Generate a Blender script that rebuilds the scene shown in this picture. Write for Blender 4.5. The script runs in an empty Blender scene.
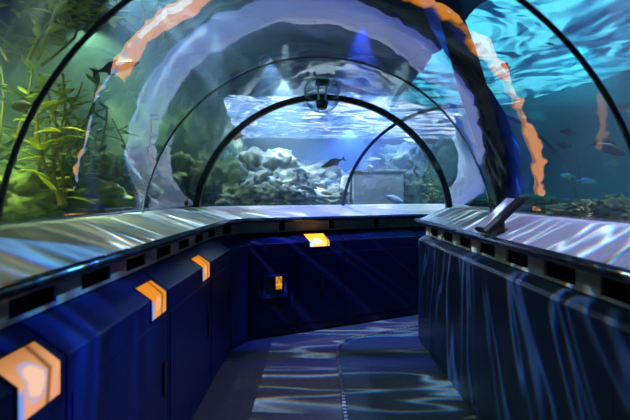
import bpy, math, random
from mathutils import Vector, Matrix, noise
PI = math.pi
rnd = random.Random(7)
scene = bpy.context.scene
COL = scene.collection
F = 450.0                      # focal length in pixels of a 630 wide frame
EYE = 1.5

def at(px, py, Y):
    return Vector(((px-315.0)*Y/F, Y, EYE-(py-194.0)*Y/F))

# ------------------------------------------------------------------ mesh helpers
class MB:
    def __init__(s): s.v=[]; s.f=[]; s.uv=None
    def add(s, vs, fs):
        b=len(s.v); s.v += [tuple(x) for x in vs]; s.f += [tuple(b+i for i in q) for q in fs]
    def box(s, c, d, m=None):
        x,y,z = d[0]/2,d[1]/2,d[2]/2
        vs=[Vector((sx*x,sy*y,sz*z)) for sz in(-1,1) for sy in(-1,1) for sx in(-1,1)]
        if m: vs=[m@v for v in vs]
        c=Vector(c)
        s.add([v+c for v in vs],[(0,2,3,1),(4,5,7,6),(0,1,5,4),(2,6,7,3),(0,4,6,2),(1,3,7,5)])
    def tube(s, pts, rad, n=8, cap=True):
        pts=[Vector(p) for p in pts]
        if not hasattr(rad,'__len__'): rad=[rad]*len(pts)
        rings=[]
        up=Vector((0,0,1))
        for i,p in enumerate(pts):
            t=(pts[min(i+1,len(pts)-1)]-pts[max(i-1,0)]).normalized()
            u = up if abs(t.dot(up))<.95 else Vector((0,1,0))
            a=t.cross(u).normalized(); b=a.cross(t)
            rings.append([p+(a*math.cos(2*PI*k/n)+b*math.sin(2*PI*k/n))*rad[i] for k in range(n)])
        s.loft(rings, closed=True, cap=cap)
    def loft(s, rings, closed=True, cap=True):
        n=len(rings[0]); vs=[p for r in rings for p in r]; fs=[]
        for i in range(len(rings)-1):
            for k in range(n if closed else n-1):
                a=i*n+k; b=i*n+(k+1)%n
                fs.append((a,b,b+n,a+n))
        if cap and closed:
            fs.append(tuple(reversed(range(n)))); fs.append(tuple((len(rings)-1)*n+k for k in range(n)))
        s.add(vs,fs)
    def build(s, name, mat, parent=None, smooth=False, loc=None, fix=True):
        me=bpy.data.meshes.new(name); me.from_pydata(s.v,[],s.f)
        if fix:
            import bmesh
            bm=bmesh.new(); bm.from_mesh(me); bmesh.ops.recalc_face_normals(bm,faces=bm.faces); bm.to_mesh(me); bm.free()
        if mat: me.materials.append(mat)
        if smooth:
            for p in me.polygons: p.use_smooth=True
        o=bpy.data.objects.new(name,me); COL.objects.link(o)
        if parent: o.parent=parent
        if loc is not None: o.location=loc
        return o

def thing(name,label,cat,loc=(0,0,0),rot=(0,0,0),group=None):
    o=bpy.data.objects.new(name,None); COL.objects.link(o); o.empty_display_size=.1
    o.location=loc; o.rotation_euler=rot
    return tag(o,label,cat,group)
def tag(o,label,cat,group=None):
    o['label']=label; o['category']=cat
    if group: o['group']=group
    return o
def struct(o,label=None,cat=None):
    o['kind']='structure'
    if label: o['label']=label
    if cat: o['category']=cat
    return o
def bevel(o,w=.006,seg=2):
    m=o.modifiers.new('b','BEVEL'); m.width=w; m.segments=seg; m.limit_method='ANGLE'
    return o

# ------------------------------------------------------------------ materials
class NT:
    def __init__(s,mat):
        s.t=mat.node_tree; s.n=s.t.nodes; s.l=s.t.links; s.n.clear()
    def new(s,typ,**kw):
        n=s.n.new(typ)
        for k,v in kw.items():
            if k.startswith('i_'): n.inputs[k[2:]].default_value=v
            else: setattr(n,k,v)
        return n
    def link(s,a,b): s.l.new(a,b)
    def math(s,op,a,b=None,c=None,clamp=False):
        n=s.n.new('ShaderNodeMath'); n.operation=op; n.use_clamp=clamp
        for i,x in enumerate((a,b,c)):
            if x is None: continue
            if isinstance(x,(int,float)): n.inputs[i].default_value=x
            else: s.l.new(x,n.inputs[i])
        return n.outputs[0]
    def ramp(s,fac,stops,interp='LINEAR'):
        n=s.n.new('ShaderNodeValToRGB'); r=n.color_ramp; r.interpolation=interp
        while len(r.elements)>1: r.elements.remove(r.elements[-1])
        r.elements[0].position=stops[0][0]; r.elements[0].color=(*stops[0][1],1)
        for p,c in stops[1:]:
            e=r.elements.new(p); e.color=(*c,1)
        s.l.new(fac,n.inputs[0]); return n.outputs[0]
    def mix(s,fac,a,b):
        n=s.n.new('ShaderNodeMix'); n.data_type='RGBA'
        for sock,x in ((n.inputs[0],fac),(n.inputs[6],a),(n.inputs[7],b)):
            if isinstance(x,(int,float)): sock.default_value=x
            elif isinstance(x,tuple): sock.default_value=(*x,1)
            else: s.l.new(x,sock)
        return n.outputs[2]
def newmat(name):
    m=bpy.data.materials.new(name); m.use_nodes=True
    return m,NT(m)
def pmat(name,c1,c2=None,scale=6,rough=.6,bump=0.0,metal=0,spec=.5,detail=4,stops=None,stretch=None):
    m,t=newmat(name)
    out=t.new('ShaderNodeOutputMaterial'); b=t.new('ShaderNodeBsdfPrincipled')
    b.inputs['Roughness'].default_value=rough; b.inputs['Metallic'].default_value=metal
    b.inputs['Specular IOR Level'].default_value=spec
    t.link(b.outputs[0],out.inputs[0])
    tc=t.new('ShaderNodeTexCoord'); src=tc.outputs['Object']
    if stretch:
        mp=t.new('ShaderNodeMapping'); mp.inputs['Scale'].default_value=stretch
        t.link(src,mp.inputs[0]); src=mp.outputs[0]
    n=t.new('ShaderNodeTexNoise'); n.inputs['Scale'].default_value=scale; n.inputs['Detail'].default_value=detail
    t.link(src,n.inputs['Vector'])
    if c2 is None: c2=tuple(min(1,x*1.25) for x in c1)
    col=t.ramp(n.outputs['Fac'],stops or [(.35,c1),(.65,c2)])
    t.link(col,b.inputs['Base Color'])
    if bump:
        bp=t.new('ShaderNodeBump'); bp.inputs['Strength'].default_value=bump; bp.inputs['Distance'].default_value=.02
        t.link(n.outputs['Fac'],bp.inputs['Height']); t.link(bp.outputs[0],b.inputs['Normal'])
    return m

M={}
M['navy']=pmat('navy_paint',(.0025,.008,.085),(.004,.012,.11),scale=9,rough=.42,spec=.4)
M['navy_door']=pmat('navy_door',(.002,.007,.075),(.0035,.010,.098),scale=7,rough=.45,spec=.4)
M['black']=pmat('black_plastic',(.006,.007,.012),(.01,.011,.018),rough=.35)
M['rail']=pmat('rail_black',(.012,.014,.03),(.018,.02,.04),rough=.22,spec=.7)
M['frame']=pmat('frame_rubber',(.014,.026,.03),(.022,.04,.045),rough=.4)
M['dometeal']=pmat('dome_teal',(.22,.38,.38),(.3,.48,.48),rough=.35)
M['bluereflection']=pmat('blue_reflection',(.004,.10,.8),(.008,.14,.9),scale=4,rough=.5)  # blue of a reflected band, put into the strip's own colour
M['thinjoint']=pmat('joint_silicone',(.05,.065,.075),(.08,.1,.11),rough=.4)
M['sill']=pmat('sill_board',(.40,.41,.42),(.52,.53,.54),scale=14,rough=.5,stretch=(1,8,1))
M['strip']=pmat('vent_strip',(.30,.30,.27),(.38,.38,.34),scale=10,rough=.5)
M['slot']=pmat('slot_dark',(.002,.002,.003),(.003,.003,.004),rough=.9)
M['floor']=pmat('floor_vinyl',(.09,.09,.11),(.12,.12,.14),scale=25,rough=.5)
M['inset']=pmat('floor_carpet',(.035,.06,.085),(.05,.08,.11),scale=60,rough=.75,bump=.1)
M['trimmetal']=pmat('edge_metal',(.35,.35,.37),(.5,.5,.52),rough=.35,metal=.8)
M['chrome']=pmat('steel',(.5,.5,.5),(.6,.6,.6),rough=.3,metal=1)
M['litsand']=pmat('lit_sand',(.66,.66,.52),(.85,.85,.72),scale=5,rough=.9,bump=.3)  # sand lightened in place of stronger lamp light on the bed
M['sand']=pmat('sand',(.42,.40,.22),(.62,.58,.36),scale=5,rough=.9,bump=.3)
M['reef']=pmat('reef_rock',(.1,.12,.12),(.5,.5,.48),scale=3.2,rough=.9,bump=.9,detail=9,
    stops=[(.32,(.03,.045,.045)),(.45,(.13,.16,.14)),(.55,(.30,.29,.20)),(.70,(.62,.64,.62))])
M['reefdark']=pmat('reef_rock_algae',(.1,.12,.12),(.5,.5,.48),scale=2.6,rough=.9,bump=.9,detail=9,
    stops=[(.3,(.02,.04,.03)),(.48,(.07,.12,.08)),(.62,(.2,.24,.12)),(.75,(.4,.45,.35))])
M['greenrock']=pmat('green_rock',(.1,.12,.12),(.5,.5,.48),scale=3.6,rough=.9,bump=.8,detail=8,
    stops=[(.3,(.008,.02,.008)),(.46,(.025,.055,.012)),(.56,(.09,.13,.025)),(.72,(.22,.27,.08))])
M['bluewall']=pmat('tank_wall_blue',(.02,.10,.2),(.03,.13,.25),scale=1.5,rough=.8)
M['tealwall']=pmat('tank_wall_teal',(.01,.13,.19),(.02,.2,.27),scale=1.1,rough=.8,detail=6)
M['block']=pmat('stone_block',(.17,.18,.21),(.25,.26,.29),scale=6,rough=.9,bump=.3)
M['pale_stone']=pmat('pale_stone',(.5,.5,.45),(.65,.65,.6),scale=6,rough=.9,bump=.3)
M['leaf']=pmat('leaf_green',(.10,.20,.02),(.36,.42,.04),scale=5,rough=.6)
M['leafy']=pmat('leaf_yellow',(.42,.50,.02),(.72,.74,.05),scale=4,rough=.6)
M['leafdark']=pmat('leaf_dark',(.03,.08,.02),(.12,.2,.04),scale=6,rough=.7)
M['stem']=pmat('weed_stem',(.14,.12,.02),(.25,.2,.03),rough=.7)

# acrylic: reflecting inner face, water-matched outer face
def acrylic():
    m,t=newmat('acrylic_inner')
    out=t.new('ShaderNodeOutputMaterial'); mx=t.new('ShaderNodeMixShader')
    tr=t.new('ShaderNodeBsdfTransparent'); tr.inputs[0].default_value=(.95,.98,.985,1)
    gl=t.new('ShaderNodeBsdfGlossy'); gl.inputs['Roughness'].default_value=0.0; gl.inputs[0].default_value=(1,1,1,1)
    fr=t.new('ShaderNodeFresnel'); fr.inputs[0].default_value=GLASS_IOR
    tc=t.new('ShaderNodeTexCoord'); mp=t.new('ShaderNodeMapping'); mp.inputs['Scale'].default_value=(2.2,.8,2.2)
    n=t.new('ShaderNodeTexNoise'); n.inputs['Scale'].default_value=1.6; n.inputs['Detail'].default_value=2.5; n.inputs['Roughness'].default_value=.45
    bp=t.new('ShaderNodeBump'); bp.inputs['Strength'].default_value=GLASS_BUMP; bp.inputs['Distance'].default_value=.05
    t.link(tc.outputs['Object'],mp.inputs[0]); t.link(mp.outputs[0],n.inputs['Vector']); t.link(n.outputs['Fac'],bp.inputs['Height'])
    t.link(bp.outputs[0],gl.inputs['Normal'])
    gm=t.new('ShaderNodeNewGeometry'); t.link(t.math('MULTIPLY',fr.outputs[0],t.math('SUBTRACT',1.0,gm.outputs['Backfacing'])),mx.inputs[0]); t.link(tr.outputs[0],mx.inputs[1]); t.link(gl.outputs[0],mx.inputs[2])
    t.link(mx.outputs[0],out.inputs[0])
    return m
GLASS_IOR=2.3; GLASS_BUMP=.13
M['acrylic']=acrylic()
m,t=newmat('acrylic_wet_face')
o_=t.new('ShaderNodeOutputMaterial'); b_=t.new('ShaderNodeBsdfTransparent'); b_.inputs[0].default_value=(.97,.99,.99,1); t.link(b_.outputs[0],o_.inputs[0]); M['wet']=m

# water body (haze)
m,t=newmat('tank_water')
o_=t.new('ShaderNodeOutputMaterial'); sc_=t.new('ShaderNodeVolumeScatter'); ab=t.new('ShaderNodeVolumeAbsorption'); ad=t.new('ShaderNodeAddShader')
sc_.inputs['Color'].default_value=(.55,.85,1,1); sc_.inputs['Density'].default_value=.10; sc_.inputs['Anisotropy'].default_value=.25
ab.inputs['Color'].default_value=(.25,.75,.95,1); ab.inputs['Density'].default_value=.06
t.link(sc_.outputs[0],ad.inputs[0]); t.link(ab.outputs[0],ad.inputs[1]); t.link(ad.outputs[0],o_.inputs['Volume']); M['water']=m

# water surface
m,t=newmat('water_surface')
o_=t.new('ShaderNodeOutputMaterial'); rf=t.new('ShaderNodeBsdfRefraction'); rf.inputs['IOR'].default_value=1.33; rf.inputs['Roughness'].default_value=0
rf.inputs[0].default_value=(.9,.97,1,1)
tc=t.new('ShaderNodeTexCoord'); mp=t.new('ShaderNodeMapping'); mp.inputs['Scale'].default_value=(1,1,1); t.link(tc.outputs['Object'],mp.inputs[0])
n1=t.new('ShaderNodeTexNoise'); n1.inputs['Scale'].default_value=.85; n1.inputs['Detail'].default_value=2.2; n1.inputs['Distortion'].default_value=.8
t.link(mp.outputs[0],n1.inputs['Vector'])
bp=t.new('ShaderNodeBump'); bp.inputs['Strength'].default_value=1.0; bp.inputs['Distance'].default_value=.32
t.link(n1.outputs['Fac'],bp.inputs['Height']); t.link(bp.outputs[0],rf.inputs['Normal']); t.link(rf.outputs[0],o_.inputs[0]); m.node_tree.nodes['Refraction BSDF'].inputs[0].default_value=(.74,.76,1,1)
M['surface']=m
m2=m.copy(); m2.name='water_surface_cyanlit'; m2.node_tree.nodes['Refraction BSDF'].inputs[0].default_value=(.035,.25,.32,1); M['surface_cyanlit']=m2  # darker cyan tint stands in for the right tank's different light

def sign_mat(name,kind,strength):
    m,t=newmat(name)
    out=t.new('ShaderNodeOutputMaterial'); em=t.new('ShaderNodeEmission'); em.inputs[1].default_value=strength
    uv=t.new('ShaderNodeUVMap'); sp=t.new('ShaderNodeSeparateXYZ'); t.link(uv.outputs[0],sp.inputs[0])
    u,v=sp.outputs[0],sp.outputs[1]
    n=t.new('ShaderNodeTexNoise'); n.inputs['Scale'].default_value=3.0; n.inputs['Detail'].default_value=3; t.link(uv.outputs[0],n.inputs['Vector'])
    nf=n.outputs['Fac']
    if kind=='peach':
        base=t.ramp(v,[(0,(.95,.42,.28)),(.5,(1,.5,.25)),(1,(.5,.22,.08))])
    else:
        base=t.ramp(v,[(0,(1,.42,.12)),(.5,(1,.36,.03)),(1,(.95,.30,.02))])
    base=t.mix(t.math('MULTIPLY',nf,.5),base,(.55,.18,.03))
    # pale animal shape
    du=t.math('SUBTRACT',u,.40); dv=t.math('SUBTRACT',v,.48 if kind=='peach' else .35)
    dd=t.math('ADD',t.math('MULTIPLY',t.math('MULTIPLY',du,du),9),t.math('MULTIPLY',t.math('MULTIPLY',dv,dv),5.0 if kind=='peach' else 9.0))
    dd=t.math('ADD',dd,t.math('MULTIPLY',nf,.5))
    shp=t.math('SUBTRACT',1.0,t.math('MULTIPLY',t.math('SUBTRACT',dd,.55),8,clamp=True),clamp=True)
    rim=t.math('SUBTRACT',1.0,t.math('MULTIPLY',t.math('ABSOLUTE',t.math('SUBTRACT',dd,.72)),7,clamp=True),clamp=True)
    if kind=='peach':
        base=t.mix(shp,base,(1,.62,.45)); base=t.mix(t.math('MULTIPLY',rim,.8),base,(.35,.5,.95))
    elif kind=='shell':
        base=t.mix(shp,base,(1,.85,.7)); base=t.mix(t.math('MULTIPLY',rim,.6),base,(.7,.15,.02))
    else:
        base=t.mix(t.math('MULTIPLY',shp,.55),base,(1,.55,.3))
    # dark diagonal limb with ticks
    lw=t.math('ABSOLUTE',t.math('SUBTRACT',t.math('ADD',u,t.math('MULTIPLY',v,-.12)),.66 if kind!='shell' else .9))
    line=t.math('SUBTRACT',1.0,t.math('MULTIPLY',lw,11,clamp=True),clamp=True)
    base=t.mix(t.math('MULTIPLY',line,.9),base,(.10,.035,.01))
    # blue left-lower border
    bl=t.math('MULTIPLY',t.math('SUBTRACT',.16,u),9,clamp=True)
    lo=t.math('MULTIPLY',t.math('SUBTRACT',.55,v),6,clamp=True)
    base=t.mix(t.math('MULTIPLY',bl,lo),base,(.15,.35,.95))
    t.link(base,em.inputs[0]); t.link(em.outputs[0],out.inputs[0])
    return m
SIGN=.95
M['sign_peach']=sign_mat('sign_print_peach','peach',SIGN)
M['sign_orange']=sign_mat('sign_print_orange','orange',SIGN)
M['sign_shell']=sign_mat('sign_print_shell','shell',SIGN*3)
def emis(name,c,s):
    m,t=newmat(name); o=t.new('ShaderNodeOutputMaterial'); e=t.new('ShaderNodeEmission'); e.inputs[0].default_value=(*c,1); e.inputs[1].default_value=s
    n=t.new('ShaderNodeTexNoise'); n.inputs['Scale'].default_value=40
    tc=t.new('ShaderNodeTexCoord'); t.link(tc.outputs['Object'],n.inputs['Vector'])
    t.link(t.ramp(n.outputs['Fac'],[(.4,tuple(x*.45 for x in c)),(.6,c)]),e.inputs[0])
    t.link(e.outputs[0],o.inputs[0]); return m
M['amber']=emis('amber_pane',(1,.42,.03),.9)
M['screen']=pmat('panel_sheen',(.62,.60,.78),(.70,.68,.85),scale=3,rough=.18,spec=.8)  # pale lilac base colour stands in for what the screen reflects

# ------------------------------------------------------------------ swept walls
def mitre(path,off,side):
    """offset a 2-d polyline; side=+1 left of travel, -1 right of travel"""
    out=[]
    P=[Vector(p) for p in path]
    def nrm(a,b):
        d=(b-a).normalized(); return Vector((-d.y,d.x))*side
    for i,p in enumerate(P):
        if i==0: n=nrm(P[0],P[1])
        elif i==len(P)-1: n=nrm(P[-2],P[-1])
        else:
            a,b=nrm(P[i-1],P[i]),nrm(P[i],P[i+1]); n=(a+b).normalized(); n/=max(.3,n.dot(a))
        out.append(p+n*off)
    return out
def pathpt(path,side,seg,t,off):
    q=mitre(path,off,side); return q[seg].lerp(q[seg+1],t)
def sweep(mb,path,side,prof,stops):
    """closed profile [(off,z)] swept through stops [(seg,t)]"""
    rings=[]
    for (sg,t) in stops:
        rings.append([Vector((*pathpt(path,side,sg,t,o),z)) for o,z in prof])
    mb.loft(rings,closed=True,cap=True)

LP=[(-.80,-1.5),(-.80,4.3),(-.68,4.58),(1.28,5.58),(3.6,5.95)]
RP=[(1.06,-1.5),(1.06,4.62),(1.25,4.78),(3.6,4.95)]
LPROF=[(0,.03),(0,.98),(.15,1.075),(.22,1.085),(.22,.03)]
RPROF=[(0,.03),(0,1.03),(.015,1.05),(.05,1.075),(.12,1.085),(.12,.03)]
def seglen(path,s): return (Vector(path[s+1])-Vector(path[s])).length
def ty(path,y): return 0,(y-path[0][1])/(path[1][1]-path[0][1])

M['navy_shaded']=pmat('navy_shaded',(.0007,.002,.030),(.001,.003,.04),scale=9,rough=.42,spec=.3)  # navy darkened in place of weaker light on the back wall
M['navy_lit']=pmat('navy_lit',(.008,.020,.060),(.012,.026,.072),scale=9,rough=.38,spec=.5)  # lighter copy of the navy, so the light streaks show on it
def cabinet(path,side,prof,stops,label,cat='cabinet',door=True,handle=None,lock=False,group=None,latch=False):
    foldz=prof[1][1]
    (s0,t0),(s1,t1)=stops[0],stops[-1]
    mid=pathpt(path,side,s0,(t0+t1)/2 if s0==s1 else t0,0)
    root=thing('service_cabinet',label,cat,(mid.x,mid.y,.03),group=group)
    off=-Vector(root.location)
    L=seglen(path,s0); g=(.003 if side>0 else .0008)/L
    st=list(stops); st[0]=(s0,t0+g); st[-1]=(s1,t1-(.003 if side>0 else .0008)/seglen(path,s1))
    mb=MB(); sweep(mb,path,side,prof,st); mb.v=[tuple(Vector(v)+off) for v in mb.v]
    bevel(mb.build('body',M['navy_lit'] if side<0 else M['navy_shaded'] if s0>=2 else M['navy'],root),.006 if side>0 else .0015)
    if door and s0==s1:
        a,b=t0+.03/L,t1-.03/L
        mb=MB(); sweep(mb,path,side,[(-.005,.11),(-.005,foldz-.13),(.004,foldz-.13),(.004,.11)],[(s0,a),(s0,b)])
        mb.v=[tuple(Vector(v)+off) for v in mb.v]
        d=bevel(mb.build('door',M['navy_shaded'] if s0>=2 else M['navy_door'],root),.002)
        if handle is not None:
            h=t0+(t1-t0)*handle
            w=.022/L
            mb=MB(); sweep(mb,path,side,[(-.016,.44),(-.016,.62),(-.004,.62),(-.004,.44)],[(s0,h-w),(s0,h+w)])
            mb.v=[tuple(Vector(v)+off) for v in mb.v]
            bevel(mb.build('handle',M['black'],d),.005)
        if lock:
            h=t0+(t1-t0)*handle; w=.008/L
            mb=MB(); sweep(mb,path,side,[(-.018,.645),(-.018,.66),(-.008,.66),(-.008,.645)],[(s0,h-w),(s0,h+w)])
            mb.v=[tuple(Vector(v)+off) for v in mb.v]
            mb.build('lock',M['chrome'],d)
    mb=MB(); sweep(mb,path,side,[(.03,0),(.03,.029),(.12,.029),(.12,0)],st)
    mb.v=[tuple(Vector(v)+off) for v in mb.v]
    mb.build('plinth',M['black'],root)
    return root
cabinet(LP,1,LPROF,[ty(LP,.45),ty(LP,1.45)],'navy cabinet on left carrying the big near peach-coloured sign',handle=.9)
cabinet(LP,1,LPROF,[ty(LP,1.45),ty(LP,2.45)],'navy cabinet on left carrying the middle orange sign',handle=.92)
cabinet(LP,1,LPROF,[ty(LP,2.45),ty(LP,3.45)],'navy cabinet on left carrying the farthest small orange sign',handle=.9)
cabinet(LP,1,LPROF,[ty(LP,3.45),(0,1.0)],'navy cabinet on left after the last sign, with steel lock above its handle',handle=.84,lock=True)
cabinet(LP,1,LPROF,[(1,0),(1,1)],'narrow angled navy cabinet in the left corner of the bend',door=False)
cabinet(LP,1,LPROF,[(2,0),(2,.245)],'dark navy cabinet on the back wall with small amber window',door=True)
cabinet(LP,1,LPROF,[(2,.245),(2,.52)],'dark navy cabinet on the back wall below the orange shell sign',handle=.5)
cabinet(LP,1,LPROF,[(2,.52),(2,1)],'wide dark navy cabinet on the back wall, right of the shell sign')
cabinet(LP,1,LPROF,[(3,0),(3,1)],'dark navy cabinet around the bend past the right wall',door=False)
yy=[.5,1.6,2.7,3.7]
nm=['nearest navy cabinet on right side, cut by the right frame edge','navy cabinet on right below the slanted black panel, streaked with light','navy cabinet on right between slanted panel and far corner, streaked with light']
for i in range(3):
    cabinet(RP,-1,RPROF,[ty(RP,yy[i]),ty(RP,yy[i+1])],nm[i],door=False)
cabinet(RP,-1,RPROF,[ty(RP,3.7),(0,1),(1,.5),(1,1)],'last navy cabinet on right, rounding the far corner of the bend',door=False)

# sills, strips, rails
def allstops(path,n0=0): return [(0,0)]+[(i,1.0) for i in range(len(path)-1)]
def sill(path,side,o0,o1,name):
    mb=MB(); sweep(mb,path,side,[(o0,1.21),(o0,1.235),(o1,1.362),(o1+.12,1.365),(o1+.12,1.30),(o0+.10,1.21)],allstops(path))
    return struct(bevel(mb.build(name,M['sill']),.004),'pale sloped sill board at the foot of the glass','sill')
sill(LP,1,.06,.42,'trim_1'); sill(RP,-1,-.01,.25,'trim_2')
def strip(path,side,off,name,segs):
    """vertical board with open vent slots"""
    mb=MB()
    z0,z1=1.085,1.213
    for sg,pitch,openw,ph in segs:
        L=seglen(path,sg); s=ph; e=[]
        while s<L-.05:
            a,b=s,min(L,s+openw)
            e.append((max(0,a),b)); s+=pitch
        prev=0
        for a,b in e+[(L,L)]:
            if a-prev>.01:
                sweep(mb,path,side,[(off,z0),(off,z1),(off+.012,z1),(off+.012,z0)],[(sg,prev/L),(sg,a/L)])
            if b>a:
                sweep(mb,path,side,[(off,z0),(off,z0+.014),(off+.012,z0+.014),(off+.012,z0)],[(sg,a/L),(sg,b/L)])
            prev=b
    o=mb.build(name,M['strip']); struct(o,'pale slotted vent strip under the sill','trim')
    mb=MB(); sweep(mb,path,side,[(off+.05,1.07),(off+.05,1.215),(off+.07,1.215),(off+.07,1.07)],allstops(path))  # black sheet stands in for the shade inside the vent openings
    struct(mb.build('trim_9' if side>0 else 'trim_10',M['slot']),'black backing sheet standing for the dark behind vent strip','trim')
strip(LP,1,.165,'trim_3',[(0,.44,.26,2.9-.44*6),(1,.44,.12,.1),(2,.60,.07,.45),(3,.6,.07,.3)])
strip(RP,-1,.07,'trim_4',[(0,.44,.27,3.03-.44*6),(1,.6,.1,.1),(2,.6,.1,.3)])
def rail(path,side,off,label,n=16):
    mb=MB(); r=.024
    prof=[(off+r*math.cos(2*PI*k/n),1.225+r*1.05*math.sin(2*PI*k/n)) for k in range(n)]
    sweep(mb,path,side,prof,allstops(path))
    o=mb.build('handrail',M['rail'],smooth=True)
    return tag(o,label,'rail')
rail(LP,1,.065,'glossy black rounded rail edging the left and back sill')
rail(RP,-1,-.015,'glossy black rounded rail edging the right sill')

# ------------------------------------------------------------------ floor
mb=MB(); mb.add([(-1.2,-2,0),(4.5,-2,0),(4.5,7,0),(-1.2,7,0)],[(0,1,2,3)]); struct(mb.build('floor',M['floor']),'dark grey walkway floor','floor')
# inset lane with edge trim: boundary path
bd=[(.20,-1.5),(.205,3.0),(.21,4.1)]+[(.21+.30*(1-math.cos(a)),4.1+.62*math.sin(a)) for a in [PI/2*k/8 for k in range(1,9)]]+[(.9,4.93),(1.25,5.12),(3.5,5.45)]
mb=MB()
inner=[]
for p in bd: inner.append(Vector((*p,.006)))
right=[Vector((1.5,-1.5,.006)),Vector((1.5,3.0,.006)),Vector((1.5,4.0,.006))]+[Vector((1.5+.02*k,4.1+.03*k,.006)) for k in range(1,9)]+[Vector((1.8,4.6,.006)),Vector((2.0,4.7,.006)),Vector((3.5,4.9,.006))]
vs=inner+right; n=len(inner)
mb.add(vs,[(i,i+n,i+1+n,i+1) for i in range(n-1)])
struct(mb.build('floor_inset',M['inset']),'blue carpet lane on the right of the walkway','floor')
mb=MB()
def resample(pts,step):
    out=[]; acc=0
    for a,b in zip(pts[:-1],pts[1:]):
        a,b=Vector(a),Vector(b); L=(b-a).length; s=acc
        while s<L: out.append((a.lerp(b,s/L),(b-a).normalized())); s+=step
        acc=s-L
    return out
mb.tube([(p[0],p[1],.006) for p in bd],.010,6)
for p,d in resample(bd,.05):
    a=math.atan2(d.y,d.x)
    mb.box((p.x,p.y,.014),(.030,.026,.014),Matrix.Rotation(a,3,'Z'))
struct(mb.build('trim_5',M['trimmetal']),'studded metal edge between floor lanes','trim')

# ------------------------------------------------------------------ acrylic tunnel
NA=40
A0=math.asin(.11/1.29)
def ring(L,R,extra=0.0):
    L=Vector((*L,0)); R=Vector((*R,0)); c=(L+R)/2; w=(R-L).length/2; u=(R-L).normalized()
    pts=[]
    for k in range(NA+1):
        a=PI-A0-(PI-2*A0)*k/NA
        pts.append(c+u*(w/math.cos(A0)+extra)*math.cos(a)+Vector((0,0,1.2+(1.29+extra)*math.sin(a))))
    return pts
XL,XR=-1.22,1.38
stations=[((XL,-1.5),(XR,-1.5)),((XL,.27),(1.29,.27)),((XL,1.72),(1.29,1.72)),((-1.25,3.26),(1.278,3.26)),((XL,4.6),(XR,4.6)),((.34,5.58),(2.72,4.62)),((3.3,6.2),(3.9,4.1))]
wlab=['clear curved acrylic panel above the viewer','clear curved acrylic panel, nearest full tunnel arch section','clear curved acrylic panel between near rib and thin joint','clear curved acrylic panel just before the end arch','clear curved acrylic panel in the bend beyond the end arch','clear curved acrylic panel after the bend']
for i in range(len(stations)-1):
    a,b=stations[i],stations[i+1]
    nsub=6
    ins=[];outs=[]
    for s in range(nsub+1):
        tt=s/nsub
        l=Vector(a[0]).lerp(Vector(b[0]),tt); r=Vector(a[1]).lerp(Vector(b[1]),tt)
        ins.append(ring(l,r)); outs.append(ring(l,r,.045))
    vs=[p for r in ins for p in r]+[p for r in outs for p in r]
    n=NA+1; N=n*(nsub+1); fs=[]; mi=[]
    for s in range(nsub):
        for k in range(NA):
            q=s*n+k
            fs.append((q,q+n,q+1+n,q+1)); mi.append(0)
            fs.append((N+q,N+q+1,N+q+1+n,N+q+n)); mi.append(1)
    for s in range(nsub):
        for k in (0,NA):
            q=s*n+k; fs.append((q,q+n,N+q+n,N+q)); mi.append(1)
    me=bpy.data.meshes.new('window'); me.from_pydata([tuple(v) for v in vs],[],fs)
    me.materials.append(M['acrylic']); me.materials.append(M['wet'])
    for p,k in zip(me.polygons,mi): p.material_index=k; p.use_smooth=True
    o=bpy.data.objects.new('window_%d'%(i+1),me); COL.objects.link(o); struct(o,wlab[i],'window')
def rib(st,name,thick,depth,mat,inner,label):
    L,R=st; L,R=Vector(L),Vector(R); u=(R-L).normalized(); d=Vector((-u.y,u.x,0))
    a=ring(L,R,-inner); b=ring(L,R,-inner+thick)
    rings=[]
    for p,q in zip(a,b):
        rings.append([p-d*depth/2,p+d*depth/2,q+d*depth/2,q-d*depth/2])
    mb=MB(); mb.loft(rings,closed=True,cap=True)
    return struct(bevel(mb.build(name,mat,smooth=False),.004),label,'trim')
rib(stations[2],'trim_6',.019,.018,M['frame'],.004,'dark rib of the nearest acrylic joint')
rib(stations[3],'trim_7',.016,.014,M['thinjoint'],.004,'thin acrylic joint halfway along the tunnel')
rib(stations[4],'trim_8',.058,.06,M['frame'],.034,'thick dark arch frame at the end of the straight tunnel')
rib(stations[5],'trim_11',.034,.034,M['thinjoint'],.02,'dark rib in the bend beyond the end arch')

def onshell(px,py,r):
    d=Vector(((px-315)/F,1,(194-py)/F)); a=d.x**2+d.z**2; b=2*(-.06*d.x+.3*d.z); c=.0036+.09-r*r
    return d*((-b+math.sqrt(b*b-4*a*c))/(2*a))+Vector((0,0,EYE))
def band(name,pts,r,mat,label):  # added strips stand in for bands reflected in the right glass
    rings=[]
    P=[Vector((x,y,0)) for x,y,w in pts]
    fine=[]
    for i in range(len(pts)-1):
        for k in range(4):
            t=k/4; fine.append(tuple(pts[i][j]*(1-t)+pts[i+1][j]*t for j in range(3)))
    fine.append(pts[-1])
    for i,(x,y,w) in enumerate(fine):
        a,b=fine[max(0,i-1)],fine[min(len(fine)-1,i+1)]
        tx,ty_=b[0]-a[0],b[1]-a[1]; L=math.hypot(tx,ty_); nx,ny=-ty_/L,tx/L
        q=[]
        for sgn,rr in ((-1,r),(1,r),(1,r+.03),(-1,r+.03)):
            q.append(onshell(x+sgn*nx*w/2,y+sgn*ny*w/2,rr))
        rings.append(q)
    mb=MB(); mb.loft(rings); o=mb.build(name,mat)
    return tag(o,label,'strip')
band('reflection_strip',[(438,-30,22),(447,-5,22),(453,22,24),(462,50,27),(472,85,29),(483,122,26),(494,160,24),(503,209,12)],1.37,M['slot'],'broad black curved strip standing in for a reflection in the right glass')
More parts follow.
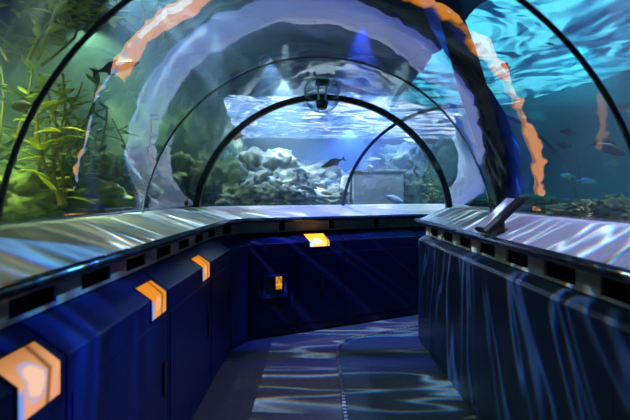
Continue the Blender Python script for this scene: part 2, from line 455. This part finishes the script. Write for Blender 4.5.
band('reflection_strip',[(412,-30,14),(427,0,14),(438,25,15),(452,50,15),(470,74,13),(487,92,9),(500,115,11),(511,150,17),(514,190,14),(512,208,6)],1.42,M['bluereflection'],'blue curved strip standing in for a reflection, crossing behind the black one at right')
# dome camera at the arch apex
root=thing('dome_camera','clear round dome camera hanging at the top of the end arch','camera',(.07,4.45,2.46))
CR=lambda r,z:[Vector((r*math.cos(2*PI*j/28),r*math.sin(2*PI*j/28),z)) for j in range(28)]
mb=MB(); mb.loft([CR(.155,.145),CR(.158,.16),CR(.10,.165)]); mb.build('mirrored_cap',M['dometeal'],root,True)  # cap and upper dome above the acrylic stand in for its mirror image
mb=MB(); mb.loft([CR(.172*math.sin(a),-.172*math.cos(a)*.92) for a in [.03]+[PI*(.62)*k/14 for k in range(1,15)]]+[CR(.150,.145)],cap=True)
m,t=newmat('dome_clear'); o_=t.new('ShaderNodeOutputMaterial'); mx=t.new('ShaderNodeMixShader'); tr=t.new('ShaderNodeBsdfTransparent'); tr.inputs[0].default_value=(.86,.94,.94,1); gl=t.new('ShaderNodeBsdfGlossy'); gl.inputs['Roughness'].default_value=.02; fr=t.new('ShaderNodeLayerWeight'); fr.inputs[0].default_value=.12
fr.inputs[0].default_value=.35; t.link(t.math('MULTIPLY',fr.outputs['Facing'],.35),mx.inputs[0]); t.link(t.ramp(fr.outputs['Facing'],[(.25,(.90,.96,.96)),(.75,(.25,.45,.46))]),tr.inputs[0]); t.link(tr.outputs[0],mx.inputs[1]); t.link(gl.outputs[0],mx.inputs[2]); t.link(mx.outputs[0],o_.inputs[0]); M['dome']=m
mb.build('dome',M['dome'],root,True)
mb=MB(); mb.tube([(-.035,0,.14),(-.035,0,-.06)],.010,10); mb.tube([(.035,0,.14),(.035,0,-.06)],.010,10); mb.box((0,0,.09),(.12,.06,.03)); mb.build('bracket',M['dometeal'],root)
mb=MB(); mb.tube([(0,0,-.05),(0,-.01,-.115)],[.065,.05],16); mb.build('lens',M['black'],root,True)
mb=MB(); mb.tube(CR(.170,.01)+CR(.170,.01)[:1],.005,6,False); mb.build('mount_ring',M['dometeal'],root,True)

# ------------------------------------------------------------------ signs
def sign(seg,tc,w,mat,label,up=.083,down=.10,proud=.006,name='picture_sign'):
    L=seglen(LP,seg); a,b=tc-w/2/L,tc+w/2/L
    base=pathpt(LP,1,seg,tc,0); root=thing(name,label,'sign',(base.x,base.y,.98))
    off=-Vector(root.location)
    fold=.98
    sl=(1.075-.98)/.15
    def P(t,s,pr):
        # s in [-down..0] vertical, [0..up] along the chamfer (horizontal run)
        if s<=0: o,z=-pr,fold+s
        else:
            o,z=s-pr*.55,fold+s*sl+pr*.85
        q=pathpt(LP,1,seg,t,o); return Vector((q.x,q.y,z))+off
    ss=[-down,-down/2,0,up/2,up]
    vs=[];fs=[];uvs=[]
    for s in ss:
        for t,u in ((a,0),(b,1)):
            vs.append(P(t,s,proud)); uvs.append((u,(s+down)/(up+down)))
    for i in range(len(ss)-1): fs.append((2*i,2*i+1,2*i+3,2*i+2))
    me=bpy.data.meshes.new('picture'); me.from_pydata([tuple(v) for v in vs],[],fs)
    ul=me.uv_layers.new(name='UVMap')
    for lp in me.loops: ul.data[lp.index].uv=uvs[lp.vertex_index]
    me.materials.append(mat)
    o=bpy.data.objects.new('picture',me); COL.objects.link(o); o.parent=root
    md=o.modifiers.new('s','SOLIDIFY'); md.thickness=.004; md.offset=-1
    mb=MB(); e=.010
    rings=[]
    for s in [-down-e,0,up+e]:
        rings.append([P(a-e/L,s,.001),P(a-e/L,s,.0045),P(b+e/L,s,.0045),P(b+e/L,s,.001)])
    mb.loft(rings); mb.build('frame',M['black'],root)
    return root
def tyl(y): return (y+1.5)/5.8
sign(0,tyl(1.305),.195,M['sign_peach'],'large peach and blue lit picture sign folded over the near left cabinet edge')
sign(0,tyl(2.30),.20,M['sign_orange'],'orange lit picture sign folded over left cabinet edge, middle of the three')
sign(0,tyl(3.29),.20,M['sign_orange'],'small orange lit picture sign at the far end of left cabinet edge')
sign(2,.372,.24,M['sign_shell'],'orange lit picture sign with white shell on the back wall edge',up=.11,down=.055)
# little amber window
b0=pathpt(LP,1,2,.131,0); ang=math.atan2(1.0,1.96)
root=thing('display_window','small lit window with amber pane low on the back wall','window',(b0.x,b0.y,.54),(0,0,ang))
mb=MB()
for c,d in (((0,-.012,.105),(.25,.024,.02)),((0,-.012,-.105),(.25,.024,.035)),((-.12,-.012,0),(.02,.024,.22)),((.12,-.012,0),(.02,.024,.22)),((.0,-.012,0),(.012,.02,.2))): mb.box(c,d)
mb.build('frame',M['navy'],root)
mb=MB(); mb.box((.04,-.014,.03),(.075,.006,.135)); o=mb.build('lit_pane',M['amber'],root); o['label']='glowing amber pane'
mb=MB(); mb.box((-.055,-.012,0),(.10,.003,.19)); mb.build('dark_pane',M['rail'],root)

# slanted black panel on right sill
root=thing('info_panel','slanted black framed information panel resting on the right sill','panel',(1.02,2.74,1.275))
v=Vector((.30,0,.22)); tilt=math.atan2(.19,.2)
R=Matrix.Rotation(-tilt,3,'Y')
def slab(mb,c,d): 
    mb.box(R@Vector(c),d,R)
mb=MB(); slab(mb,(.14,0,.0),(.29,.22,.03)); bevel(mb.build('case',M['slot'],root),.004)
mb=MB(); slab(mb,(.14,.03,.0165),(.255,.12,.004)); mb.build('screen',M['screen'],root)
mb=MB(); mb.box((.10,0,.045),(.012,.14,.10)); mb.build('prop',M['black'],root)

# ------------------------------------------------------------------ tank shell
ZS=3.5
def quad(name,vs,mat,label,cat='wall'):
    mb=MB(); mb.add(vs,[(0,1,2,3)]); return struct(mb.build(name,mat),label,cat)
def bumpy(name,o,u,v,nu,nv,amp,sc,nrm,mat,label,cat='wall',seed=0):
    mb=MB(); o,u,v,nrm=Vector(o),Vector(u),Vector(v),Vector(nrm); vs=[];fs=[]
    for i in range(nu+1):
        for j in range(nv+1):
            p=o+u*(i/nu)+v*(j/nv)
            d=noise.fractal(p*sc+Vector((seed,0,0)),1.0,2.0,5)
            vs.append(p+nrm*amp*d)
    for i in range(nu):
        for j in range(nv):
            a=i*(nv+1)+j; fs.append((a,a+1,a+nv+2,a+nv+1))
    mb.add(vs,fs); return struct(mb.build(name,mat,smooth=True),label,cat)
bumpy('wall_left',(-4.2,-2,1.0),(0.6,12,0),(0.5,0,3.4),90,40,.55,.9,(1,0,0),M['greenrock'],'green overgrown rock wall of the left tank')
quad('wall_corner',[(3.9,12.5,0),(5.6,8,0),(5.6,8,4.2),(3.9,12.5,4.2)],M['tealwall'],'teal partition wall between right and end tanks')
quad('wall_right',[(5.5,-2,0),(5.5,18,0),(5.5,18,4.2),(5.5,-2,4.2)],M['tealwall'],'teal far wall of the right tank')
quad('wall_back',[(-6,17,0),(9,17,0),(9,17,4.2),(-6,17,4.2)],M['bluewall'],'deep blue far wall of the end tank')
quad('added_wall_front',[(-6,-2,-.1),(9,-2,-.1),(9,-2,6),(-6,-2,6)],M['slot'],'dark wall added behind the viewer to keep outside light out')  # added plate, stops outside light entering from behind
bumpy('ground_left',(-6,-2,1.27),(4.69,0,0),(0,6.6,0),50,60,.05,1.2,(0,0,1),M['sand'],'sandy tank bed left of the tunnel','ground')
bumpy('ground_right',(1.44,-2,1.24),(6.6,0,0),(0,6.0,0),60,60,.04,1.2,(0,0,1),M['sand'],'sandy tank bed right of the tunnel','ground')
bumpy('ground_back',(-6,4.6+.4,1.1),(14,5.0,0),(0,14,0),80,80,.06,1.0,(0,0,1),M['litsand'],'sandy tank bed beyond the end arch','ground')
# water surface with real ripples (face turned down to the tank)
mb=MB(); nx,ny=110,140; vs=[];fs=[]
for i in range(nx+1):
    for j in range(ny+1):
        x=-6+14*i/nx; y=-2+19*j/ny
        z=ZS+.05*noise.fractal(Vector((x*.9,y*.9,3.3)),1.0,2.0,3)
        vs.append((x,y,z))
for i in range(nx):
    for j in range(ny):
        a=i*(ny+1)+j; fs.append((a,a+1,a+ny+2,a+ny+1))
mb.add(vs,fs); o=mb.build('water_surface',M['surface'],smooth=True,fix=False); struct(o,'rippling bright water surface seen from below','water')
o.data.materials.append(M['surface_cyanlit'])
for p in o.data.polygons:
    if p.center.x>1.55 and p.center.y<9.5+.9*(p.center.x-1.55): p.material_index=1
mb=MB()
for k in range(18): mb.box((-2.3,-2.2+.68*k,4.0+.03*(k%2)),(8.2,.70,.08))  # planks added to block sky light over the tunnel
mb.box((-6.2,3.2,4.0),(.4,12,.2)); mb.box((1.7,3.2,4.0),(.3,12,.2)); struct(mb.build('sky_blocker',M['slot']),'dark deck added above the water to block the sky','sky_blocker')
# water body: box minus tunnel
mb=MB()
X0,X1,Y0,Y1,Z0,Z1=-5.9,5.45,-1.95,16.9,-.2,3.4
bx=[(X0,Y0,Z0),(X1,Y0,Z0),(X1,Y1,Z0),(X0,Y1,Z0),(X0,Y0,Z1),(X1,Y0,Z1),(X1,Y1,Z1),(X0,Y1,Z1)]
mb.add(bx,[(0,3,2,1),(4,5,6,7),(0,1,5,4),(1,2,6,5),(2,3,7,6),(3,0,4,7)])
cav=[]
stc=[((XL,-1.9),(XR,-1.9))]+stations[2:]
for st in stc:
    r=ring(st[0],st[1],.06)
    cav.append(r+[Vector((r[-1].x,r[-1].y,-.1)),Vector((r[0].x,r[0].y,-.1))])
c=MB(); c.loft(cav,closed=True,cap=True)
mb2=bpy.data.meshes.new('tmp'); mb2.from_pydata(c.v,[],c.f)
import bmesh
bm=bmesh.new(); bm.from_mesh(mb2); bmesh.ops.recalc_face_normals(bm,faces=bm.faces); bmesh.ops.reverse_faces(bm,faces=bm.faces)
bm.verts.ensure_lookup_table()
mb.add([v.co.copy() for v in bm.verts],[tuple(v.index for v in f.verts) for f in bm.faces]); bm.free()
o=mb.build('water',M['water'],fix=False); o['kind']='stuff'; o['label']='hazy blue-green aquarium water around the tunnel'; o['category']='water'

# ------------------------------------------------------------------ rocks
def rock(p,s,mat,label,seed,group=None,sub=5,rough=.5):
    import bmesh
    bm=bmesh.new(); bmesh.ops.create_icosphere(bm,subdivisions=sub,radius=1)
    off=Vector((seed*3.7,seed*1.3,seed*.7))
    for v in bm.verts:
        n=v.co.normalized()
        d=.9+rough*.75*noise.fractal(n*1.6+off,.9,2.1,4)+.20*(1-2*abs(noise.noise(n*3.3+off)))+.10*(1-2*abs(noise.noise(n*8+off)))+.045*noise.noise(n*19+off)
        v.co=Vector((n.x*d*s[0],n.y*d*s[1],n.z*d*s[2]))
    me=bpy.data.meshes.new('rock'); bm.to_mesh(me); bm.free(); me.materials.append(mat)
    for q in me.polygons: q.use_smooth=True
    o=bpy.data.objects.new('rock',me); COL.objects.link(o); o.location=p; o.rotation_euler=(0,0,seed)
    return tag(o,label,'rock',group)
rocks=[(262,178,7.2,(.62,.5,.42),'tall pale reef rock at the top of the mound'),
(240,190,6.9,(.5,.4,.30),'pale bumpy reef rock left of the mound top'),
(285,188,7.0,(.42,.4,.3),'pale reef rock right of the mound top'),
(218,185,6.6,(.42,.4,.42),'bluish reef rock close inside the left of the end arch'),
(236,201,6.2,(.40,.3,.2),'rounded tan reef rock low in front of the mound'),
(262,200,6.3,(.30,.28,.2),'rounded tan reef boulder at the foot of the mound'),
(286,200,6.5,(.32,.3,.2),'grey reef boulder at the right foot of the mound'),
(308,194,7.6,(.5,.4,.2),'low pale reef rock between the mound and the tunnel rib'),
(326,199,7.2,(.35,.3,.16),'small low reef rock beside the tunnel rib'),
(225,175,8.2,(.8,.5,.5),'large hazy blue rock behind the reef mound at left'),
(205,198,6.0,(.3,.25,.3),'dark reef rock at the left foot of the end arch'),
(300,182,9.0,(.9,.6,.35),'hazy low rock far behind the reef mound'),
(420,195,7.8,(.5,.4,.35),'grey-green rock right of the stone block'),
(437,178,8.2,(.5,.4,.55),'dark green rock at the right edge of the end arch'),
(414,170,9.2,(.7,.5,.5),'dim rock behind the stone block')]
for i,(px,py,Y,s,l) in enumerate(rocks):
    rock(at(px,py,Y),s,M['reefdark'] if i in(10,12,13,14,3) else M['reef'],l,i+1)
rocks2=[(188,140,7.4,(.9,.6,1.0),'tall dim reef wall behind the left foot of the end arch'),(150,150,6.6,(.6,.5,.8),'tall dark reef rock seen through the thin joint at left')]
for i,(px,py,Y,s_,l) in enumerate(rocks2): rock(at(px,py,Y),s_,M['reefdark'],l,i+71,rough=.6)
lrocks=[(8,200,2.9,(.3,.3,.2),'green mossy rock at the left frame edge'),
(70,205,3.5,(.4,.35,.22),'green rock under the yellow seaweed'),
(112,198,4.0,(.35,.35,.3),'dark green rock right of the yellow seaweed'),
(138,195,4.2,(.35,.4,.3),'dark green rock at the foot of the thin joint'),
(45,185,4.6,(.7,.5,.5),'large shadowy green rock behind the yellow seaweed'),
(165,190,5.0,(.4,.4,.4),'dark rock past the thin joint on the left')]
for i,(px,py,Y,s,l) in enumerate(lrocks):
    rock(at(px,py,Y),s,M['greenrock'],l,i+31)
rr=[(580,214,4.0,(.45,.3,.12),'low teal rock on the right tank bed'),(618,216,3.4,(.25,.2,.13),'black rock at the right frame edge'),(520,207,5.0,(.5,.4,.12),'low dim rock beyond the slanted panel'),(545,210,4.4,(.35,.3,.1),'flat dim rock behind the right sill')]
for i,(px,py,Y,s,l) in enumerate(rr):
    rock(at(px,py,Y),s,M['reefdark'],l,i+51)
# stone block beyond the arch
p=at(374,190,7.6)
root=thing('stone_block','square grey stone block on the end tank bed','block',(p.x,p.y,p.z))
mb=MB(); mb.box((.03,0,-.02),(.84,.6,.62)); bevel(mb.build('block',M['block'],root),.03)
mb=MB(); mb.box((-.50,.0,-.05),(.14,.5,.56),Matrix.Rotation(.12,3,'Y')); o=bevel(mb.build('side_slab',M['pale_stone'],root),.02); o['label']='pale leaning side slab'
mb=MB(); mb.box((0.03,0,.31),(.92,.66,.05)); bevel(mb.build('cap_slab',M['block'],root),.015)

# ------------------------------------------------------------------ plants
def leafblade(mb,base,dirv,L,W,up=Vector((0,0,1)),droop=.2):
    dirv=dirv.normalized(); side=dirv.cross(up)
    if side.length<.1: side=Vector((1,0,0))
    side.normalize(); nn=side.cross(dirv)
    rows=[]
    for k in range(5):
        t=k/4; w=W*math.sin(PI*(.12+.86*t))
        c=base+dirv*L*t-Vector((0,0,1))*droop*L*t*t
        rows.append([c-side*w/2,c+nn*w*.12,c+side*w/2])
    b=len(mb.v); vs=[p for r in rows for p in r]; fs=[]
    for k in range(4):
        for j in range(2):
            a=3*k+j; fs.append((a,a+1,a+4,a+3))
    mb.add(vs,fs)
def weed(p,h,nst,mat,label,leaf=(.16,.05),spread=.25,seed=0,dens=9,name='seaweed',group=None):
    r=random.Random(seed)
    root=thing(name,label,'plant',p,group=group)
    st=MB(); lf=MB()
    for s in range(nst):
        bx=Vector((r.uniform(-spread,spread),r.uniform(-spread,spread),0)); lean=Vector((r.uniform(-.25,.25),r.uniform(-.25,.25),1))
        hh=h*r.uniform(.65,1.05); pts=[]
        ph=r.uniform(0,6)
        for k in range(8):
            t=k/7; pts.append(bx*(.3+.7*min(1,t*2))+lean*hh*t+Vector((math.sin(t*4+ph),math.cos(t*3+ph),0))*.05*hh)
        st.tube(pts,[.014*(1-.6*k/7) for k in range(8)],6)
        for k in range(int(dens*hh/.6)):
            t=r.uniform(.1,1); i=min(6,int(t*7)); q=pts[i].lerp(pts[i+1],t*7-i)
            a=r.uniform(0,2*PI); d=Vector((math.cos(a),math.sin(a),r.uniform(-.1,.9)))
            leafblade(lf,q,d,leaf[0]*r.uniform(.6,1.3),leaf[1]*r.uniform(.7,1.3),droop=r.uniform(0,.4))
    st.build('stem',M['stem'],root,True)
    o=lf.build('foliage',mat,root,True,fix=False)
    md=o.modifiers.new('s','SOLIDIFY'); md.thickness=.003
    return root
weed(at(62,205,2.75),.62,3,M['leafy'],'bright yellow-green leafy seaweed in front of left rocks',(.17,.055),.1,1,10)
weed(at(30,205,3.0),.9,5,M['leaf'],'tall yellow-green seaweed by the near rib',(.15,.05),.22,2,14)
weed(at(85,200,3.4),.8,4,M['leaf'],'olive seaweed right of the bright yellow one',(.15,.05),.25,3,12)
weed(at(10,190,3.3),1.0,5,M['leafdark'],'dark leafy seaweed at the left frame edge',(.16,.06),.3,4,14)
weed(at(118,200,4.2),.9,5,M['leafdark'],'dark seaweed between orange reflection and joint',(.15,.05),.3,5,12)
weed(at(66,130,3.6),.5,4,M['leafy'],'yellow leaf tufts high on the left rock wall',(.13,.05),.25,6,8)
weed(at(20,60,3.3),.9,6,M['leaf'],'green hanging foliage high at upper left',(.16,.06),.4,8,14)
weed(at(80,30,4.0),.8,6,M['leafy'],'green foliage near the surface at top left',(.17,.06),.5,9,14)
weed(at(150,40,4.5),.7,6,M['leafdark'],'dark foliage near the surface left of the arches',(.17,.06),.5,10,14)
weed(at(432,203,6.8),.38,5,M['leafy'],'yellow-green plant at the right foot of the end arch',(.12,.05),.15,11,14)
weed(at(425,180,7.4),.45,5,M['leafdark'],'dark green plant on the rock right of the block',(.14,.05),.25,12,12)
weed(at(382,172,7.9),.28,4,M['leaf'],'olive plant behind the top of the stone block',(.12,.04),.2,13,10)
weed(at(593,221,3.4),.15,9,pmat('pale_polyps',(.6,.6,.2),(.85,.9,.85),scale=9),'pale yellow and white coral tuft at right frame edge',(.05,.03),.10,14,30,name='coral')

# ------------------------------------------------------------------ fish
fishmats={}
def fmat(key,c1,c2):
    if key not in fishmats:
        fishmats[key]=pmat('fish_'+key,c1,c2,scale=7,rough=.45)
    return fishmats[key]
fmesh={}
def fish(px,py,Y,L,yaw,pitch,key,c1,c2,label,deep=.30,group=None):
    p=at(px,py,Y)
    root=thing('fish',label,'fish',p,(0,-pitch,yaw),group)
    root.rotation_mode='XYZ'
    mk=(round(L,3),round(deep,2),key)
    if mk not in fmesh:
        mat=fmat(key,c1,c2)
        prof=[(.5,.01),(.47,.10),(.40,.24),(.28,.38),(.12,.48),(-.05,.49),(-.2,.38),(-.32,.22),(-.40,.12),(-.44,.09)]
        mb=MB(); rings=[]
        for x,r in prof:
            rings.append([Vector((x*L,.45*r*deep*L*math.cos(2*PI*k/14),r*deep*L*math.sin(2*PI*k/14))) for k in range(14)])
        mb.loft(rings); body=mb
        def fin(pts,th=.006):
            m=MB(); n=len(pts); th*=L*2
            vs=[Vector((x*L,-th/2,z*L)) for x,z in pts]+[Vector((x*L,th/2,z*L)) for x,z in pts]
            m.add(vs,[tuple(range(n)),tuple(reversed(range(n,2*n)))]+[(i,(i+1)%n,(i+1)%n+n,i+n) for i in range(n)])
            return m
        d=deep
        tail=fin([(-.42,.04*d*2),(-.60,.5*d),(-.545,0),(-.60,-.5*d),(-.42,-.04*d*2)])
        dors=fin([(.15,.44*d),(.02,.66*d),(-.18,.60*d),(-.30,.30*d),(-.28,.2*d),(.1,.38*d)])
        anal=fin([(-.02,-.44*d),(-.15,-.66*d),(-.26,-.52*d),(-.28,-.25*d),(-.05,-.38*d)])
        eye=MB()
        for sy in(-1,1):
            eye.tube([(.385*L,sy*.085*deep*L,.05*deep*L),(.385*L,sy*.135*deep*L,.05*deep*L)],.045*deep*L*1.2,8)
        fmesh[mk]=[(n,m.build(n,mt,None,sm)) for n,m,mt,sm in (('body',body,mat,True),('tail_fin',tail,mat,False),('dorsal_fin',dors,mat,False),('belly_fin',anal,mat,False),('eyes',eye,M['black'],True))]
        for n,o in fmesh[mk]: o.parent=root
    else:
        for n,o in fmesh[mk]:
            c=o.copy(); COL.objects.link(c); c.parent=root
    return root
DK=((.012,.016,.02),(.03,.04,.05))
fish(332,163,6.4,.34,PI,-.35,'spotted',(.04,.05,.07),(.22,.2,.2),'dark speckled fish swimming in the middle of the end tank',.26)
fish(410,141,7.0,.24,PI,.25,'silver',(.5,.6,.7),(.8,.85,.9),'small silver fish high at the right of the end arch',.26)
fish(372,160,7.0,.30,0,.1,'paleblue',(.2,.4,.75),(.5,.65,.9),'pale blue fish above the stone block',.24)
fish(370,168,6.9,.16,PI/2+.5,0,'white',(.7,.75,.8),(.9,.92,.95),'round white fish seen head-on above the stone block',.7)
fish(394,199,6.6,.30,0,-.35,'bluewhite',(.25,.4,.9),(.6,.7,.95),'blue-white fish low in front of the stone block',.34)
fish(237,137,6.2,.2,0,.3,'orange',(.5,.14,.04),(.7,.25,.08),'orange fish near the left of the end arch',.3)
fish(329,182,7.0,.16,PI,0,'bluefish',(.12,.3,.75),(.3,.5,.9),'small blue fish below the speckled fish',.35)
fish(336,196,6.5,.13,2.2,.6,'white',(.7,.75,.8),(.9,.92,.95),'tiny white fish low beside the tunnel rib',.4)
fish(372,74,5.6,.12,PI,.2,'dark',*DK,'tiny dark fish high above the end arch',.35)
fish(118,67,2.9,.28,0.5,.35,'dark',*DK,'long dark fish at upper left beside the orange reflection',.24)
fish(22,106,2.6,.17,PI-.3,0,'dark',*DK,'small dark fish beside the near rib at left',.42)
fish(505,66,4.2,.12,2.0,.6,'dark',*DK,'small dark fish high under the bright surface at right',.45)
fish(567,132,4.2,.14,PI,.1,'dark',*DK,'upper of two small dark fish right of the orange reflection',.42)
fish(563,145,4.2,.13,PI,.1,'dark',*DK,'lower of two small dark fish right of the orange reflection',.42)
fish(611,149,3.4,.22,-.5,-.5,'dark',*DK,'larger dark fish near the right frame edge',.36)
fish(613,164,4.6,.2,.4,0,'brownfish',(.2,.1,.06),(.3,.17,.1),'brownish fish below the larger dark fish at right',.4)
fish(627,108,3.0,.16,PI,.1,'palefish',(.3,.34,.26),(.6,.62,.5),'pale fish cut by the right frame edge',.34)
fish(567,176,3.8,.13,PI,.05,'yellowtail',(.1,.4,.8),(.5,.75,.2),'blue and yellow fish low on the right',.34)
fish(587,181,3.8,.17,0,-.05,'paleblue2',(.15,.45,.8),(.4,.7,.9),'slim pale blue fish right of the blue and yellow one',.26)
fish(565,201,4.2,.13,PI,0,'bluefish2',(.05,.35,.75),(.15,.5,.8),'small blue fish just above the right tank bed',.36)
fish(552,33,6.2,.22,.5,.2,'brownfish',(.2,.1,.06),(.3,.17,.1),'dim brown fish high behind the right rib',.34)
fish(615,200,5.2,.12,0,0,'greenfish',(.1,.4,.25),(.2,.5,.3),'tiny green fish low near the right frame edge',.4)

# ------------------------------------------------------------------ lights
def lamp(kind,name,loc,col,power,target=None,size=.2,angle=100,blend=.6):
    l=bpy.data.lights.new(name,kind); l.color=col; l.energy=power
    if kind=='SPOT': l.spot_size=math.radians(angle); l.spot_blend=blend; l.shadow_soft_size=size
    if kind=='AREA': l.size=size
    if kind=='POINT': l.shadow_soft_size=size
    o=bpy.data.objects.new(name,l); COL.objects.link(o); o.location=loc
    if target is not None:
        d=Vector(target)-Vector(loc); o.rotation_euler=d.to_track_quat('-Z','Y').to_euler()
    return o
def gobo(o,su,sv,width,power_mix=1.0,seed=0,disp=.006,floor_=.06):
    l=o.data; l.use_nodes=True; t=l.node_tree; nt=NT.__new__(NT); nt.t=t; nt.n=t.nodes; nt.l=t.links; nt.n.clear()
    out=nt.new('ShaderNodeOutputLight'); em=nt.new('ShaderNodeEmission'); nt.link(em.outputs[0],out.inputs[0])
    g=nt.new('ShaderNodeNewGeometry'); sp=nt.new('ShaderNodeSeparateXYZ'); nt.link(g.outputs['Incoming'],sp.inputs[0])
    az=nt.math('MAXIMUM',nt.math('ABSOLUTE',sp.outputs[2]),.05)
    u=nt.math('DIVIDE',sp.outputs[1],az); v=nt.math('DIVIDE',sp.outputs[0],az)
    chans=[]
    for k in (-1,0,1):
        cb=nt.new('ShaderNodeCombineXYZ')
        nt.link(nt.math('MULTIPLY',nt.math('ADD',u,disp*k),su),cb.inputs[0]); nt.link(nt.math('MULTIPLY',v,sv),cb.inputs[1]); cb.inputs[2].default_value=seed
        n=nt.new('ShaderNodeTexNoise'); n.inputs['Scale'].default_value=1; n.inputs['Detail'].default_value=1.5; n.inputs['Roughness'].default_value=.45; n.inputs['Distortion'].default_value=.35
        nt.link(cb.outputs[0],n.inputs['Vector'])
        r=nt.math('ABSOLUTE',nt.math('SUBTRACT',n.outputs['Fac'],.5))
        r=nt.math('SUBTRACT',1.0,nt.math('DIVIDE',r,width),clamp=True)
        r=nt.math('POWER',r,2.0)
        big=nt.new('ShaderNodeTexNoise'); big.inputs['Scale'].default_value=.35; big.inputs['Detail'].default_value=1; nt.link(cb.outputs[0],big.inputs['Vector'])
        r=nt.math('MULTIPLY',r,nt.math('MULTIPLY',nt.math('SUBTRACT',big.outputs['Fac'],.3),3.0,clamp=True))
        chans.append(nt.math('ADD',r,floor_))
    cc=nt.new('ShaderNodeCombineColor')
    for i in range(3): nt.link(chans[i],cc.inputs[i])
    nt.link(cc.outputs[0],em.inputs[0]); em.inputs[1].default_value=power_mix
K=1.0
lamp('SPOT','tank_lamp_left',(-2.4,2.2,3.35),(.7,1,.36),620*K,(-3.2,2.6,1.2),.06,112)
lamp('SPOT','plant_fill',(-1.75,2.9,3.35),(.9,1,.3),380*K,(-1.62,2.75,1.4),.05,30,.8)  # added unseen spot that brightens the yellow seaweed
lamp('SPOT','tank_lamp_left_far',(-2.5,5.0,3.35),(.6,1,.55),190*K,(-2.4,5.2,1.2),.06,140)
lamp('SPOT','tank_lamp_right',(3.6,2.6,3.35),(.02,.8,.95),430*K,(4.3,3.2,1.2),.06,112)
lamp('SPOT','tank_lamp_right_far',(3.3,5.6,3.35),(.02,.7,.9),200*K,(3.4,6.2,1.2),.06,140)
lamp('SPOT','tank_lamp_reef',(-.5,7.2,3.35),(.62,.78,.95),760*K,(-.5,7.6,1.2),.06,86)
lamp('SPOT','reef_front_fill',(-.6,6.1,3.35),(.38,.6,1),430*K,(-.6,7.6,1.2),.06,76)  # added frontal blue fill to soften the reef rocks' contrast
lamp('SPOT','block_fill',(1.2,6.5,3.35),(.6,.75,1),300*K,(1.2,7.5,1.3),.05,60)  # added unseen spot to lift the block and the fish near it
lamp('SPOT','coral_fill',(2.3,3.3,3.3),(.9,1,.8),150*K,(2.1,3.4,1.3),.05,26)  # small unseen spot added so the coral tuft shows
lamp('SPOT','tank_lamp_end',(1.2,8.6,3.35),(.22,.36,1),620*K,(1.0,8.8,1.2),.06,150)
lamp('SPOT','tank_lamp_deep',(1.0,13.0,3.35),(.12,.26,1),1000*K,(.8,13,1.2),.06,150)
s=lamp('SPOT','caustic_lamp',(-1.55,3.4,3.38),(.55,.8,1),5200*K,(1.05,3.4,0),.01,80,.35); gobo(s,13,2.2,.05,.72,1.7,floor_=.016,disp=.004)
s=lamp('SPOT','caustic_lamp_left',(-1.2,1.6,3.38),(1,.93,.52),230*K,(-1.15,1.7,1.3),.01,100,.5); gobo(s,6,.8,.16,1.0,5.2,floor_=.05)
lamp('SPOT','floor_fill_lilac',(.5,4.75,3.3),(.5,.45,1),160,(.75,4.85,0),.05,40,.8)  # added spot from above, tints the floor lilac near the bend
lamp('SPOT','blue_lamp',(.5,4.74,3.3),(.02,.06,1),420*K,(.4,5.10,1.05),.03,60,.6)
for i,(x,y,pw) in enumerate(((-1.1,5.0,1),(-.35,5.35,1.2),(.45,5.75,1.2),(1.2,6.0,1),(2.0,6.15,.8))):
    lamp('SPOT','sill_lamp',(x,y,3.32),((.6,.68,1),(.8,.8,.9),(.9,.88,.7),(.85,.85,.9),(.8,.8,.95))[i],190*pw,(x-.02,y+.06,1.2),.03,38,.6)
lamp('SPOT','sill_fill_lilac',(2.0,2.0,3.3),(.5,.47,1),330*K,(1.25,2.2,1.3),.05,80,.7)  # added spot that gives the right sill its lilac tone

s=lamp('SPOT','caustic_lamp_blue',(1.9,2.2,3.3),(.10,.42,1),1500*K,(-.9,1.8,1.06),.01,20,.8); gobo(s,11,1.0,.14,1.0,8.3,floor_=.04)
# ------------------------------------------------------------------ sky above the tank
w=bpy.data.worlds.new('sky'); scene.world=w; w.use_nodes=True
nt=NT(w); out=nt.new('ShaderNodeOutputWorld'); bg=nt.new('ShaderNodeBackground'); nt.link(bg.outputs[0],out.inputs[0])
tc=nt.new('ShaderNodeTexCoord'); n=nt.new('ShaderNodeTexNoise'); n.inputs['Scale'].default_value=3.4; n.inputs['Detail'].default_value=4
nt.link(tc.outputs['Generated'],n.inputs['Vector'])
sp=nt.new('ShaderNodeSeparateXYZ'); nt.link(tc.outputs['Generated'],sp.inputs[0])
up=nt.math('MULTIPLY',sp.outputs[2],6.0,clamp=True)
c=nt.ramp(n.outputs['Fac'],[(.38,(.01,.05,.10)),(.49,(.12,.24,.38)),(.60,(.95,.97,1.0))])
nt.link(c,bg.inputs[0]); nt.link(nt.math('MULTIPLY',up,6.0),bg.inputs[1])

# ------------------------------------------------------------------ camera and render look
cam=bpy.data.cameras.new('camera'); co=bpy.data.objects.new('camera',cam); COL.objects.link(co)
co.location=(0,0,EYE); co.rotation_euler=(PI/2,0,0)
cam.sensor_width=36; cam.lens=36*F/630; cam.shift_y=-16/630; cam.clip_start=.05
cam.dof.use_dof=True; cam.dof.focus_distance=5.2; cam.dof.aperture_fstop=2.2
scene.camera=co
scene.view_settings.view_transform='Standard'; scene.view_settings.look='None'; scene.view_settings.gamma=1; scene.view_settings.use_curve_mapping=False
scene.view_settings.exposure=0.0
cy=scene.cycles
cy.use_denoising=True; cy.caustics_refractive=False; cy.caustics_reflective=False
cy.max_bounces=8; cy.diffuse_bounces=2; cy.glossy_bounces=4; cy.transmission_bounces=4; cy.volume_bounces=0; cy.transparent_max_bounces=16
